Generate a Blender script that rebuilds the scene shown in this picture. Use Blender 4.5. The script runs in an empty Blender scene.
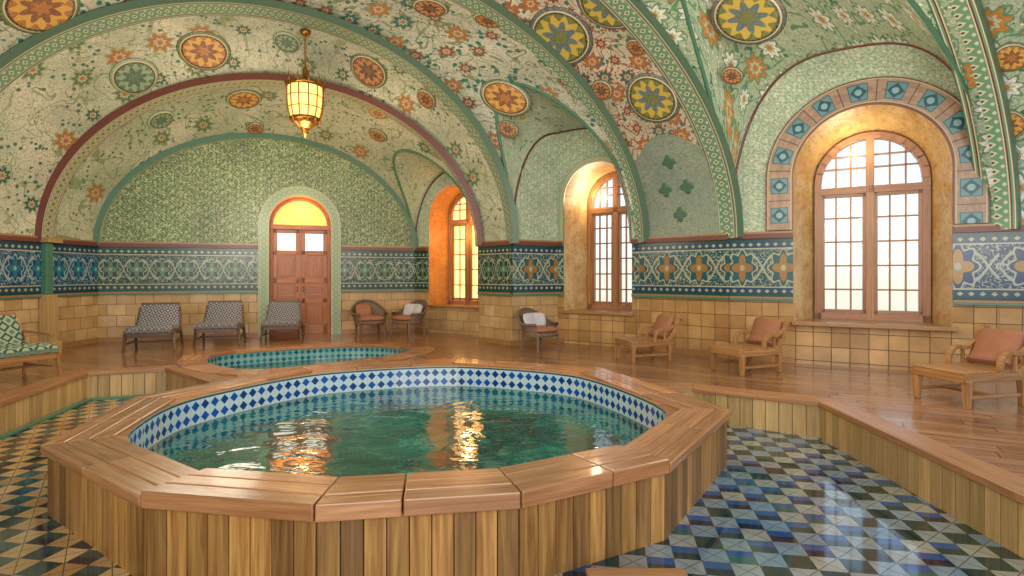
import bpy, math, random
from mathutils import Vector, Matrix
from mathutils.geometry import tessellate_polygon
random.seed(7)
pi=math.pi
scn=bpy.context.scene
H=1.6; FPX=560.0
ZD=0.35      # deck level
ZS=2.15      # vault spring level
ZB=1.28      # bottom of tile band

def C(h,a=1.0):
    h=h.lstrip('#'); o=[]
    for i in (0,2,4):
        x=int(h[i:i+2],16)/255.0
        o.append(x/12.92 if x<=0.04045 else ((x+0.055)/1.055)**2.4)
    return (o[0],o[1],o[2],a)

# ------------------------------------------------------------------ node helper
class S:
    def __init__(s,g,k): s.g=g; s.k=k
    def __add__(s,o): return s.g.m('ADD',s,o)
    def __radd__(s,o): return s.g.m('ADD',o,s)
    def __sub__(s,o): return s.g.m('SUBTRACT',s,o)
    def __rsub__(s,o): return s.g.m('SUBTRACT',o,s)
    def __mul__(s,o): return s.g.m('MULTIPLY',s,o)
    def __rmul__(s,o): return s.g.m('MULTIPLY',o,s)
    def __truediv__(s,o): return s.g.m('DIVIDE',s,o)
    def __lt__(s,o): return s.g.m('LESS_THAN',s,o)
    def __gt__(s,o): return s.g.m('GREATER_THAN',s,o)
    def abs(s): return s.g.m('ABSOLUTE',s)
    def floor(s): return s.g.m('FLOOR',s)
    def fract(s): return s.g.m('FRACT',s)
    def sin(s): return s.g.m('SINE',s)
    def cos(s): return s.g.m('COSINE',s)
    def sqrt(s): return s.g.m('SQRT',s)

class G:
    def __init__(g,name):
        g.mat=bpy.data.materials.new(name); g.mat.use_nodes=True
        g.nt=g.mat.node_tree; g.b=g.nt.nodes['Principled BSDF']; g._uv=None
    def n(g,t): return g.nt.nodes.new(t)
    def put(g,inp,v):
        if isinstance(v,S): g.nt.links.new(v.k,inp)
        elif v is not None: inp.default_value=v
    def m(g,op,*a):
        n=g.n('ShaderNodeMath'); n.operation=op
        for i,x in enumerate(a): g.put(n.inputs[i],x)
        return S(g,n.outputs[0])
    def uv(g):
        if g._uv is None:
            n=g.n('ShaderNodeUVMap'); s=g.n('ShaderNodeSeparateXYZ'); g.nt.links.new(n.outputs[0],s.inputs[0])
            g._uv=(S(g,s.outputs[0]),S(g,s.outputs[1]))
        return g._uv
    def vec(g,x,y,z=0.0):
        n=g.n('ShaderNodeCombineXYZ')
        g.put(n.inputs[0],x); g.put(n.inputs[1],y); g.put(n.inputs[2],z)
        return S(g,n.outputs[0])
    def mix(g,f,a,b):
        n=g.n('ShaderNodeMix'); n.data_type='RGBA'; n.clamp_factor=True
        g.put(n.inputs[0],f); g.put(n.inputs[6],a); g.put(n.inputs[7],b)
        return S(g,n.outputs[2])
    def mul(g,a,b):
        n=g.n('ShaderNodeMix'); n.data_type='RGBA'; n.blend_type='MULTIPLY'; n.inputs[0].default_value=1
        g.put(n.inputs[6],a); g.put(n.inputs[7],b)
        return S(g,n.outputs[2])
    def grey(g,v): return g.vec(v,v,v)
    def noise(g,vec,scale=1.0,detail=2.0,rough=0.5,dist=0.0):
        n=g.n('ShaderNodeTexNoise'); g.put(n.inputs['Vector'],vec)
        n.inputs['Scale'].default_value=scale; n.inputs['Detail'].default_value=detail
        n.inputs['Roughness'].default_value=rough; n.inputs['Distortion'].default_value=dist
        return S(g,n.outputs[0])
    def vor(g,vec,scale=1.0,feat='F1'):
        n=g.n('ShaderNodeTexVoronoi'); n.feature=feat; g.put(n.inputs['Vector'],vec)
        n.inputs['Scale'].default_value=scale
        return S(g,n.outputs['Distance']),S(g,n.outputs['Color'])
    def wn(g,x,y=0.0,z=0.37):
        n=g.n('ShaderNodeTexWhiteNoise'); n.noise_dimensions='3D'
        g.put(n.inputs['Vector'],g.vec(x,y,z))
        return S(g,n.outputs['Value'])
    def rng(g,x,a,b,c=0.0,d=1.0):
        n=g.n('ShaderNodeMapRange'); g.put(n.inputs[0],x)
        for i,v in enumerate((a,b,c,d)): n.inputs[i+1].default_value=v
        return S(g,n.outputs[0])
    def done(g,col=None,rough=0.5,metal=0.0,bump=None,bs=0.3,bd=0.01,spec=None,emis=None,es=0.0,coat=None):
        if col is not None: g.put(g.b.inputs['Base Color'],col)
        g.put(g.b.inputs['Roughness'],rough); g.put(g.b.inputs['Metallic'],metal)
        if spec is not None: g.b.inputs['Specular IOR Level'].default_value=spec
        if coat is not None: g.b.inputs['Coat Weight'].default_value=coat; g.b.inputs['Coat Roughness'].default_value=0.08
        if emis is not None: g.put(g.b.inputs['Emission Color'],emis); g.put(g.b.inputs['Emission Strength'],es)
        if bump is not None:
            n=g.n('ShaderNodeBump'); n.inputs['Strength'].default_value=bs; n.inputs['Distance'].default_value=bd
            g.put(n.inputs['Height'],bump); g.nt.links.new(n.outputs[0],g.b.inputs['Normal'])
        return g.mat

def plain(name,col,rough=0.5,metal=0.0,**k):
    g=G(name); u,v=g.uv()
    t=g.noise(g.vec(u,v,0.3),9,3)
    return g.done(g.mul(col,g.grey(g.rng(t,0,1,0.8,1.2))),rough,metal,bump=t,bs=0.08,**k)

def wood(name,c1,c2,rough=0.35,var=0.35,coat=None):
    g=G(name); u,v=g.uv()
    k=g.wn(v.floor(),3.0)
    t=g.noise(g.vec(u*1.3+k*17,v*26,k*9),1.0,4,0.6,0.6)
    fine=g.noise(g.vec(u*4,v*120,k),1.0,2)
    col=g.mix(g.rng(t,0.3,0.72),c1,c2)
    col=g.mul(col,g.grey(g.rng(k,0,1,1-var,1+var*0.7)))
    col=g.mul(col,g.grey(g.rng(fine,0.2,0.8,0.85,1.1)))
    return g.done(col,g.rng(t,0,1,rough*0.8,rough*1.3),bump=fine,bs=0.15,coat=coat)

def bricks(name,c1,c2,mortar,w,h,ms=0.008,rough=0.25,offset=0.5):
    g=G(name); u,v=g.uv()
    n=g.n('ShaderNodeTexBrick'); n.offset=offset
    g.put(n.inputs['Vector'],g.vec(u,v))
    n.inputs['Color1'].default_value=c1; n.inputs['Color2'].default_value=c2; n.inputs['Mortar'].default_value=mortar
    n.inputs['Scale'].default_value=1.0; n.inputs['Mortar Size'].default_value=ms
    n.inputs['Brick Width'].default_value=w; n.inputs['Row Height'].default_value=h; n.inputs['Mortar Smooth'].default_value=0.2
    f=S(g,n.outputs['Fac']); col=S(g,n.outputs['Color'])
    t=g.noise(g.vec(u,v,0.2),3.5,4)
    col=g.mul(col,g.grey(g.rng(t,0.2,0.8,0.72,1.22)))
    return g.done(col,g.rng(f,0,1,rough,0.8),bump=(1.0-f)+t*0.15,bs=0.35,bd=0.006)

# ---- vault mosaics
def vault_mat(name,base,base2,vine,leaf,flowers,cell=0.5,fr=0.2,vs=2.2,vw=0.08,vk=6.0,dens=0.5,lfd=0.33,dots=0.22):
    g=G(name); u,v=g.uv(); p=g.vec(u,v,0.1)
    n1=g.noise(p,1.5,3)
    col=g.mix(g.rng(n1,0.35,0.65),base,base2)
    # fine scroll ground
    n0=g.noise(p,vs*3.2,2,0.5,0.8)
    col=g.mix((((n0*7.0).fract()-0.5).abs()<0.10)*0.45,col,leaf)
    n2=g.noise(p,vs,1.5,0.4,0.6)
    vn=((n2*vk).fract()-0.5).abs()<vw
    col=g.mix(vn,col,vine)
    d,c=g.vor(p,9.0)
    lf=(d<lfd)*(g.noise(p,1.7,1)>0.5)
    col=g.mix(lf,col,leaf)
    d3,c3=g.vor(p,15.0)
    col=g.mix((d3<dots)*(g.noise(g.vec(u,v,4.0),2.3,1)>0.52),col,flowers[0])
    x=u/cell; y=v/cell
    row=y.floor(); x=x+row*0.5
    fx=x.fract()-0.5; fy=y.fract()-0.5
    r=(fx*fx+fy*fy).sqrt(); a=g.m('ARCTAN2',fy,fx)
    k=g.wn(x.floor(),row); k2=g.wn(x.floor(),row,7.7)
    on=(k2<dens)
    rad=fr*(1.0+0.22*(a*8.0).cos())*(0.7+k*0.6)*on
    fc=g.mix(k>0.45,flowers[0],flowers[1]); fc=g.mix(k>0.75,fc,flowers[2])
    col=g.mix(r<rad*1.25,col,vine)
    col=g.mix(r<rad,col,fc)
    col=g.mix(r<rad*0.55,col,base2)
    col=g.mix(r<rad*0.3,col,flowers[2])
    dm,cm=g.vor(p,42.0)
    col=g.mul(col,g.grey(g.rng(dm,0.0,0.8,1.15,0.72)))
    lg=g.noise(p,0.8,2)
    col=g.mul(col,g.grey(g.rng(lg,0.3,0.7,0.85,1.1)))
    return g.done(col,0.38,bump=dm,bs=0.15,bd=0.004)

ORA=C('#BD7436'); RED=C('#8E4438'); OCH=C('#C49C4C')
M={}
M['vBack']=vault_mat('mosaic_sage',C('#D3D0B4'),C('#B5BC9C'),C('#8E9A74'),C('#5A785C'),[C('#3F6048'),C('#667A54'),ORA],0.8,0.15,2.2,0.06,5,0.5,0.25,0.16)
M['vMid']=vault_mat('mosaic_sage_gold',C('#DAD5BC'),C('#BBC0A4'),C('#9EA67E'),C('#4E7A64'),[C('#33604E'),C('#667A54'),ORA],0.62,0.19,2.2,0.06,5,0.5,0.27,0.17)
M['vFloral']=vault_mat('mosaic_floral_cream',C('#DAD3BC'),C('#BCBEA6'),C('#8A8E6E'),C('#36786C'),[RED,C('#2A6E6A'),ORA],0.42,0.25,3.0,0.09,6,0.62,0.34,0.22)
M['vRed']=vault_mat('mosaic_floral_red',C('#DDD2BC'),C('#C2BCA2'),C('#A06A52'),C('#4E7868'),[RED,C('#2F6A66'),ORA],0.32,0.26,3.4,0.10,7,0.65,0.3,0.27)
M['vWhite']=vault_mat('mosaic_white_flower',C('#B5C6A8'),C('#C6CFB2'),C('#6E9A78'),C('#44805F'),[C('#F0EEE0'),C('#F3F0E4'),C('#C98E4A')],0.42,0.30,2.2,0.06,5,0.7,0.27,0.24)
M['vCell']=vault_mat('mosaic_pale_green',C('#C8CEB2'),C('#ABBC9C'),C('#CDD2B8'),C('#5A8B70'),[C('#4F8268'),C('#D0D3BC'),OCH],0.5,0.14,3.4,0.07,6,0.5,0.28,0.18)
def lunette_mat(name,a,b,cc,sc=7.0):
    g=G(name); u,v=g.uv()
    x=u*sc; y=v*sc
    fx=x.fract()-0.5; fy=(y+x.floor()*0.5).fract()-0.5
    r=(fx*fx+fy*fy).sqrt(); an=g.m('ARCTAN2',fy,fx)
    pat=((r*16.0+an*2.0).sin()>0.25)
    col=g.mix(pat,a,b)
    col=g.mix(r<0.13,col,cc)
    n=g.noise(g.vec(u,v,0.5),9,2)
    col=g.mix((((n*7.0).fract()-0.5).abs()<0.13),col,cc)
    col=g.mul(col,g.grey(g.rng(g.noise(g.vec(u,v),1.3,3),0.2,0.8,0.7,1.2)))
    return g.done(col,0.42,bump=pat,bs=0.08)
M['lun']=lunette_mat('mosaic_lunette_green',C('#4A653A'),C('#758759'),C('#AEB486'))
M['lun2']=lunette_mat('mosaic_wall_green',C('#92A88A'),C('#ACBA9E'),C('#CED0B6'))
def rib_mat(name,ea,eb,mid,mid2):
    g=G(name); u,v=g.uv()
    w=(v-0.5).abs()
    fx=(u*9.0).fract()-0.5; d=fx.abs()+(v-0.5).abs()*2.4
    fx2=(u*9.0+0.5).fract()-0.5; d2=fx2.abs()+((v-0.5).abs()-0.22).abs()*4
    col=g.mix(d<0.36,mid,mid2)
    col=g.mix(d<0.16,col,eb)
    col=g.mix(d2<0.25,col,mid2)
    col=g.mix(w>0.30,col,C('#D3CEB4'))
    col=g.mix(w>0.33,col,eb)
    col=g.mix(w>0.37,col,mid)
    col=g.mix(w>0.42,col,C('#D3CEB4'))
    col=g.mix(w>0.45,col,ea)
    return g.done(col,0.35)
M['ribA']=rib_mat('rib_green_red',C('#56705A'),C('#6E3A32'),C('#6E967A'),C('#C8CFB0'))
M['ribB']=rib_mat('rib_red_cream',C('#6E3A30'),C('#7E4538'),C('#B4B08C'),C('#6E8262'))
M['ribC']=rib_mat('rib_sage',C('#4A7058'),C('#8E6248'),C('#9CAC88'),C('#CDCFAE'))
def medal_mat(name,c1,c2,c3,c4):
    g=G(name); u,v=g.uv()   # u = radius 0..1, v = angle 0..1
    a=v*2*pi
    col=g.mix(u<0.97,C('#2A2022'),c4)
    col=g.mix(u<0.88,col,C('#D3C694'))
    col=g.mix(u<0.84,col,C('#2C2A2A'))
    col=g.mix(u<0.77,col,c1)
    p=(u<(0.66+0.1*(a*12.0).cos()))
    col=g.mix(p,col,c2)
    p=(u<(0.44+0.12*(a*8.0).sin()))
    col=g.mix(p,col,c3)
    p=(u<(0.22+0.05*(a*6.0).sin()))
    col=g.mix(p,col,c1)
    n=g.noise(g.vec(u*6,(a).sin()*6,(a).cos()*6),2.2,2)
    col=g.mix((((n*6.0).fract()-0.5).abs()<0.1)*0.6,col,C('#D3C694'))
    return g.done(col,0.35)
M['medA']=medal_mat('medallion_ochre',C('#A8602A'),C('#D09C3E'),C('#7A3A26'),C('#5C6E4E'))
M['medB']=medal_mat('medallion_gold_blue',C('#5C6A34'),C('#C2A63E'),C('#4A6470'),C('#3C4E5E'))
M['medC']=medal_mat('medallion_red',C('#6E3428'),C('#B87038'),C('#3A2222'),C('#4E5C46'))
M['medD']=medal_mat('medallion_teal',C('#3E6654'),C('#7F9C82'),C('#2E5848'),C('#86A08A'))

def band_mat(name,bg,scroll,acc,edge1,edge2,per=0.42,lace=True):
    g=G(name); u,v=g.uv()
    x=u/per; fx=x.fract()-0.5; fy=(v-0.5)*0.78/per*0.5*1.6
    r=(fx*fx+fy*fy).sqrt(); a=g.m('ARCTAN2',fy,fx)
    col=bg
    w=((x*2*pi).sin()*0.2)
    col=g.mix(((v-0.5)-w).abs()<0.03,col,scroll)
    col=g.mix(((v-0.5)+w).abs()<0.03,col,scroll)
    if lace:
        n=g.noise(g.vec(u,v*0.8,0.2),14,1.5)
        col=g.mix((((n*5.0).fract()-0.5).abs()<0.10),col,scroll)
    col=g.mix(r<(0.34+0.05*(a*8.0).cos()),col,scroll)
    col=g.mix(r<(0.30+0.05*(a*8.0).cos()),col,bg)
    col=g.mix(r<(0.2+0.07*(a*4.0).cos()),col,acc)
    col=g.mix(r<0.06,col,scroll)
    e=(v-0.5).abs()
    col=g.mix(e>0.32,col,C('#B4B08E'))
    col=g.mix(e>0.34,col,edge1)
    dd=((u*9.0).fract()-0.5).abs()+(e-0.40).abs()*9
    col=g.mix((dd<0.30)*(e>0.34),col,C('#A6A68A'))
    col=g.mix(e>0.45,col,edge2)
    n=g.noise(g.vec(u,v),3,3)
    col=g.mul(col,g.grey(g.rng(n,0.2,0.8,0.75,1.15)))
    return g.done(col,0.22,bump=r,bs=0.03)
M['bandBack']=band_mat('tile_band_green',C('#213A34'),C('#9AA488'),C('#5C7A62'),C('#1F4440'),C('#164A40'))
M['bandLeft']=band_mat('tile_band_blue',C('#1B4A6E'),C('#92A8A8'),C('#267284'),C('#1E485E'),C('#163E4C'))
M['bandRight']=band_mat('tile_band_turquoise',C('#1F545C'),C('#A8A688'),C('#966E34'),C('#1C405C'),C('#164A40'),0.55)
M['bandFar']=band_mat('tile_band_navy',C('#1E3A62'),C('#A0A696'),C('#A07C40'),C('#1C465C'),C('#164040'),0.6)
M['tan']=bricks('tile_tan',C('#CBA979'),C('#B48E5C'),C('#7A6244'),0.3,0.21,0.006,0.2)
M['tan2']=bricks('tile_tan_fine',C('#C49A62'),C('#A67A48'),C('#6E5034'),0.22,0.2,0.006,0.2,0.0)
M['mold']=plain('moulding_oxblood',C('#6A3A30'),0.35)
M['moldg']=plain('moulding_green',C('#4A7A62'),0.3)
M['stone']=plain('sill_stone',C('#A07648'),0.3)
def reveal_mat(name,a,b):  # ochre plaster with the warm recess glow put into its colour
    g=G(name); u,v=g.uv(); p=g.vec(u,v,0.7)
    n=g.noise(p,2.2,5,0.65,1.2)
    col=g.mix(g.rng(n,0.35,0.65),a,b)
    n2=g.noise(p,9,3)
    col=g.mix((((n2*4.0).fract()-0.5).abs()<0.07)*0.6,col,C('#8E7346'))
    return g.done(col,0.4,bump=n2,bs=0.15)
M['revA']=reveal_mat('plaster_golden_glow',C('#DABE88'),C('#BC8E50'))
M['revB']=reveal_mat('plaster_amber_glow',C('#D9974A'),C('#C07A36'))
def ring_mat():
    g=G('arch_stone_inlay'); u,v=g.uv()
    n=g.noise(g.vec(u,v,0.2),8,3)
    col=g.mix(g.rng(n,0.3,0.7),C('#B09072'),C('#8C6E5C'))
    x=(u/0.42); fx=(x.fract()-0.5).abs(); fy=(v-0.5).abs()
    sq=g.m('MAXIMUM',fx*1.0,fy*0.85)
    r=(fx*fx+fy*fy*0.75).sqrt()
    d=fx+fy*0.85
    col=g.mix(sq<0.27,col,C('#2F5A60'))
    col=g.mix(sq<0.24,col,C('#5C8890'))
    col=g.mix(d<0.24,col,C('#234C58'))
    col=g.mix((r<0.1),col,C('#7FA8A8'))
    col=g.mix(fx>0.485,col,C('#5E4638'))
    col=g.mix(fy>0.40,col,C('#B4AA8A'))
    col=g.mix(fy>0.44,col,C('#74483A'))
    return g.done(col,0.35)
M['ring']=ring_mat()
M['ringDoor']=rib_mat('door_surround',C('#8E9C70'),C('#8A8458'),C('#7E9870'),C('#A9B48E'))
M['panel']=vault_mat('mosaic_pier_panel',C('#88988A'),C('#989F8C'),C('#94A48E'),C('#6E8C74'),[C('#6E8C74'),C('#6E8C74'),C('#8A9C82')],0.5,0.1,3,0.05,6,0.2,0.2,0.1)
# floor tiles
def floor_mat():
    g=G('floor_tile_diamond'); u,v=g.uv()
    c_,s_=math.cos(0.62),math.sin(0.62)
    x=(u*c_+v*s_)/0.215; y=(v*c_-u*s_)/0.215
    fx=x.fract()-0.5; fy=y.fract()-0.5
    d=fx.abs()+fy.abs()
    k=g.wn(x.floor(),y.floor())
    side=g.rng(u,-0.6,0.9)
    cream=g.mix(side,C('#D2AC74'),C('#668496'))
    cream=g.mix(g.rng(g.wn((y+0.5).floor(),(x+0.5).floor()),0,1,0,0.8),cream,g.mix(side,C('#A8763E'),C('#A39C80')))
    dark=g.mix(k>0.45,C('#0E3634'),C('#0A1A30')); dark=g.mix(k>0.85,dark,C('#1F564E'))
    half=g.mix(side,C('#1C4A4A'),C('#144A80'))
    col=g.mix(d<0.485,cream,dark)
    col=g.mix((d<0.485)*((fx+fy)>0.0)*(k>0.3),col,half)
    gr=g.m('MAXIMUM',((d-0.485).abs()<0.014),(g.m('MAXIMUM',fx.abs(),fy.abs())>0.488))
    col=g.mix(gr,col,C('#4A443A'))
    n=g.noise(g.vec(u,v),2.5,4)
    col=g.mul(col,g.grey(g.rng(n,0.2,0.8,0.7,1.2)))
    return g.done(col,g.rng(n,0.2,0.8,0.03,0.10),bump=gr*-1.0+n*0.1,bs=0.15,bd=0.004,spec=0.95)
M['floor']=floor_mat()
def deck_mat():
    g=G('deck_planks'); u,v=g.uv()
    c_,s_=math.cos(-0.5),math.sin(-0.5)
    x=(u*c_+v*s_); y=(v*c_-u*s_)/0.16
    row=y.floor(); xx=x/1.2+g.wn(row,1.0)
    k=g.wn(row,xx.floor())
    t=g.noise(g.vec(x*1.5+k*20,y*2.6,k*8),1.0,5,0.6,0.4)
    col=g.mix(g.rng(t,0.3,0.7),C('#7C5238'),C('#AC7E5A'))
    col=g.mul(col,g.grey(g.rng(k,0,1,0.78,1.15)))
    gap=g.m('MAXIMUM',((y.fract()-0.5).abs()>0.475),((xx.fract()-0.5).abs()>0.496))
    col=g.mix(gap,col,C('#3E2818'))
    return g.done(col,g.rng(t,0.2,0.8,0.1,0.26),bump=t*0.3-gap,bs=0.2,bd=0.005)
M['deck']=deck_mat()
M['coping']=wood('wood_coping',C('#9C6238'),C('#CC9260'),0.24,0.25,0.3)
M['skirt']=wood('wood_skirt',C('#74481F'),C('#B98A4A'),0.4,0.5)
M['riser']=wood('riser_tan',C('#A98450'),C('#CDAC74'),0.3,0.25)
M['nosing']=wood('wood_nosing',C('#8E5C38'),C('#B8865A'),0.3,0.2)
M['dark']=plain('joint_dark',C('#2A1C12'),0.8)
M['door']=wood('wood_door',C('#8E4A1E'),C('#BC7234'),0.3,0.10)
M['frame']=wood('wood_window_frame',C('#8E5C38'),C('#B88458'),0.35,0.12)
M['chairw']=wood('wood_chair',C('#8A5A30'),C('#BC8A54'),0.35,0.15)
M['chaird']=wood('wood_chair_dark',C('#4A3326'),C('#7A5A42'),0.4,0.15)
def pooltile(name,bg,dia,dia2,per=0.17):
    g=G(name); u,v=g.uv()
    x=u/per; y=(v+0.03)/per
    fx=x.fract()-0.5; fy=y.fract()-0.5
    k=g.wn(x.floor(),y.floor())
    d=fx.abs()+fy.abs()
    col=g.mix(d<0.41,bg,g.mix(k>0.6,dia,dia2))
    col=g.mix((d>0.41)*(d<0.44),col,C('#5E8F96'))
    col=g.mix((fx.abs()>0.485),col,C('#8FA9A4'))
    col=g.mix(v>-0.03,col,C('#23526A'))
    col=g.mix(v>-0.012,col,C('#B8A27A'))
    return g.done(col,0.12)
M['ptile']=pooltile('pool_tile_blue',C('#BFD0D4'),C('#1450A0'),C('#143C7C'),0.112)
M['ptile2']=pooltile('pool_tile_teal',C('#86AEA4'),C('#1F5E76'),C('#2A7A86'),0.1)
def water(name,a,b,c):
    g=G(name); u,v=g.uv(); p=g.vec(u,v,0.0)
    n=g.noise(p,1.1,4,0.6,0.8)
    col=g.mix(g.rng(n,0.38,0.62),a,b)
    n3=g.noise(p,2.6,3,0.5,1.5)
    col=g.mix(g.rng(n3,0.55,0.78)*0.55,col,c)
    w=g.noise(g.vec(u*1.0,v*1.4),2.4,3,0.5,0.7)+g.noise(g.vec(u,v*1.3,2.0),8.0,2)*0.13
    g.b.inputs['IOR'].default_value=1.6
    return g.done(col,0.02,bump=w,bs=0.28,bd=0.05,spec=1.0)
M['water']=water('pool_water',C('#063F38'),C('#0F6C5C'),C('#46AE92'))
def fabric():
    g=G('fabric_woven_pattern'); u,v=g.uv()
    x=u/0.11; y=v/0.11
    fx=x.fract()-0.5; fy=y.fract()-0.5; d=fx.abs()+fy.abs()
    col=g.mix(((d*2.0).fract()>0.45),C('#34343C'),C('#9A9694'))
    col=g.mix(d<0.14,col,C('#6A3F3A'))
    return g.done(col,0.85,bump=d,bs=0.1)
M['fabric']=fabric()
def fabric2():
    g=G('fabric_teal_pattern'); u,v=g.uv()
    x=u/0.16; y=v/0.16
    fx=x.fract()-0.5; fy=y.fract()-0.5; d=fx.abs()+fy.abs()
    col=g.mix(((d*2.0).fract()>0.45),C('#1F4A4A'),C('#9AA07C'))
    col=g.mix(d<0.2,col,C('#3E7A7A'))
    return g.done(col,0.85)
M['fabric2']=fabric2()
M['pink']=plain('cushion_tan',C('#A06A4C'),0.8)
M['white']=plain('cushion_white',C('#C4C0C6'),0.85)
def wicker():
    g=G('wicker'); u,v=g.uv()
    w=((u*120.0).sin()*(v*120.0).sin())
    return g.done(g.mix(w>0,C('#5A4434'),C('#8A7058')),0.6,bump=w,bs=0.4)
M['wicker']=wicker()
M['brass']=plain('brass_aged',C('#A8763A'),0.3,0.9)
def emis(name,col,st,base=None):
    g=G(name); u,v=g.uv()
    n=g.noise(g.vec(u,v),5,2)
    c2=g.mul(col,g.grey(g.rng(n,0.2,0.8,0.6,1.3)))
    return g.done(base or col,0.4,emis=c2,es=st)
M['lampglass']=emis('lantern_glass',C('#FFC86A'),2.2)
M['amber']=emis('transom_glow',C('#FFA045'),1.8)  # warm light behind the transom put into the glass as emission
M['amber2']=emis('window_pane_glow',C('#FFC47A'),2.2)  # orange glow of the window put into its pane as emission
M['milk']=emis('door_pane_glow',C('#F4F0E0'),1.4)  # bright door panes: the light is emission in the glass itself
def glass():
    g=G('window_glass')
    t=g.n('ShaderNodeBsdfTransparent'); gl=g.n('ShaderNodeBsdfGlossy'); gl.inputs['Roughness'].default_value=0.05
    mx=g.n('ShaderNodeMixShader'); mx.inputs[0].default_value=0.03
    g.nt.links.new(t.outputs[0],mx.inputs[1]); g.nt.links.new(gl.outputs[0],mx.inputs[2])
    g.nt.links.new(mx.outputs[0],g.nt.nodes['Material Output'].inputs[0]); return g.mat
M['glass']=glass()

# ------------------------------------------------------------------ mesh builder
UP=Vector((0,0,1))
class MB:
    def __init__(s): s.v=[]; s.f=[]; s.uv=[]; s.mi=[]; s.sm=[]
    def face(s,pts,uvs,m=0):
        b=len(s.v); s.v+= [tuple(p) for p in pts]; s.f.append(tuple(range(b,b+len(pts)))); s.uv.append(uvs); s.mi.append(m); s.sm.append(False)
    def grid(s,P,UV,m=0,smooth=True,closed=False):
        b=len(s.v); nr=len(P); nc=len(P[0])
        for r in P: s.v+=[tuple(p) for p in r]
        for i in range(nr-1):
            for j in range(nc-1):
                s.f.append((b+i*nc+j,b+(i+1)*nc+j,b+(i+1)*nc+j+1,b+i*nc+j+1))
                s.uv.append([UV[i][j],UV[i+1][j],UV[i+1][j+1],UV[i][j+1]]); s.mi.append(m); s.sm.append(smooth)
    def hexa(s,c,m=0,L=0):
        b=len(s.v); s.v+=[tuple(p) for p in c]
        c=[Vector(p) for p in c]
        k=random.randint(0,400)+0.5
        sx=(c[1]-c[0]).length; sy=(c[3]-c[0]).length; sz=(c[4]-c[0]).length
        loc=[(-sx/2,-sy/2,-sz/2),(sx/2,-sy/2,-sz/2),(sx/2,sy/2,-sz/2),(-sx/2,sy/2,-sz/2),(-sx/2,-sy/2,sz/2),(sx/2,-sy/2,sz/2),(sx/2,sy/2,sz/2),(-sx/2,sy/2,sz/2)]
        L=[sx,sy,sz].index(max(sx,sy,sz))
        for idx,n in (((0,3,2,1),2),((4,5,6,7),2),((0,1,5,4),1),((2,3,7,6),1),((1,2,6,5),0),((3,0,4,7),0)):
            ax=[a for a in (0,1,2) if a!=n]
            if L in ax: a=L; o=[q for q in ax if q!=L][0]
            else: a,o=ax
            s.f.append(tuple(b+i for i in idx)); s.uv.append([(loc[i][a],max(-0.49,min(0.49,loc[i][o]))+k) for i in idx]); s.mi.append(m); s.sm.append(False)
    def box(s,c,size,R=None,m=0,t=1.0):
        x,y,z=size[0]/2,size[1]/2,size[2]/2; c=Vector(c)
        pts=[(-x*t,-y*t,-z),(x*t,-y*t,-z),(x*t,y*t,-z),(-x*t,y*t,-z),(-x,-y,z),(x,-y,z),(x,y,z),(-x,y,z)]
        s.hexa([(c+(R@Vector(p) if R else Vector(p))) for p in pts],m)
    def bar(s,p,q,w,h,up=UP,m=0,t=1.0):
        p=Vector(p);q=Vector(q); d=(q-p); 
        if d.length<1e-6: return
        d.normalize(); sd=d.cross(up)
        if sd.length<1e-4: sd=d.cross(Vector((0,1,0)))
        sd.normalize(); u=sd.cross(d).normalized()
        a=sd*w/2; b=u*h/2
        s.hexa([p-a*t-b*t,p+a*t-b*t,p+a*t+b*t,p-a*t+b*t,q-a-b,q+a-b,q+a+b,q-a+b],m)
    def tube(s,pts,r,n=8,m=0,uvl=1.0):
        pts=[Vector(p) for p in pts]; P=[];UV=[];L=0
        for i,p in enumerate(pts):
            d=(pts[min(i+1,len(pts)-1)]-pts[max(i-1,0)]).normalized()
            up=UP if abs(d.z)<0.95 else Vector((0,1,0))
            a=d.cross(up).normalized(); b=a.cross(d).normalized()
            if i: L+=(p-pts[i-1]).length
            rr=r(i/(len(pts)-1)) if callable(r) else r
            P.append([p+a*rr*math.cos(2*pi*j/n)+b*rr*math.sin(2*pi*j/n) for j in range(n+1)])
            UV.append([(L,j/n*0.5) for j in range(n+1)])
        s.grid(P,UV,m)
    def lathe(s,prof,c,n=16,m=0,smooth=True,ph=0):
        c=Vector(c); P=[];UV=[]
        for r,z in prof:
            P.append([c+Vector((r*math.cos(2*pi*j/n+ph),r*math.sin(2*pi*j/n+ph),z)) for j in range(n+1)])
            UV.append([(z,j/n) for j in range(n+1)])
        s.grid(P,UV,m,smooth)
    def poly(s,loops,z,m=0):
        ls=[[Vector((p[0],p[1],0)) for p in l] for l in loops]
        flat=[p for l in ls for p in l]
        for t in tessellate_polygon(ls):
            s.face([(flat[i].x,flat[i].y,z) for i in t],[(flat[i].x,flat[i].y) for i in t],m)
    def obj(s,name,mats,parent=None,bevel=0,loc=None,rot=0,merge=False):
        me=bpy.data.meshes.new(name); me.from_pydata(s.v,[],s.f)
        ul=me.uv_layers.new(name='UVMap'); k=0
        for f in s.uv:
            for c in f: ul.data[k].uv=(c[0],c[1]); k+=1
        for mt in mats: me.materials.append(mt)
        me.polygons.foreach_set('material_index',s.mi); me.polygons.foreach_set('use_smooth',s.sm)
        me.update()
        o=bpy.data.objects.new(name,me); scn.collection.objects.link(o)
        if loc is not None: o.location=loc
        o.rotation_euler=(0,0,rot)
        if parent: o.parent=parent
        if bevel:
            b=o.modifiers.new('bevel','BEVEL'); b.width=bevel; b.segments=2; b.limit_method='ANGLE'
        return o
def empty(name,loc=(0,0,0),rot=0):
    e=bpy.data.objects.new(name,None); scn.collection.objects.link(e); e.location=loc; e.rotation_euler=(0,0,rot); return e
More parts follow.
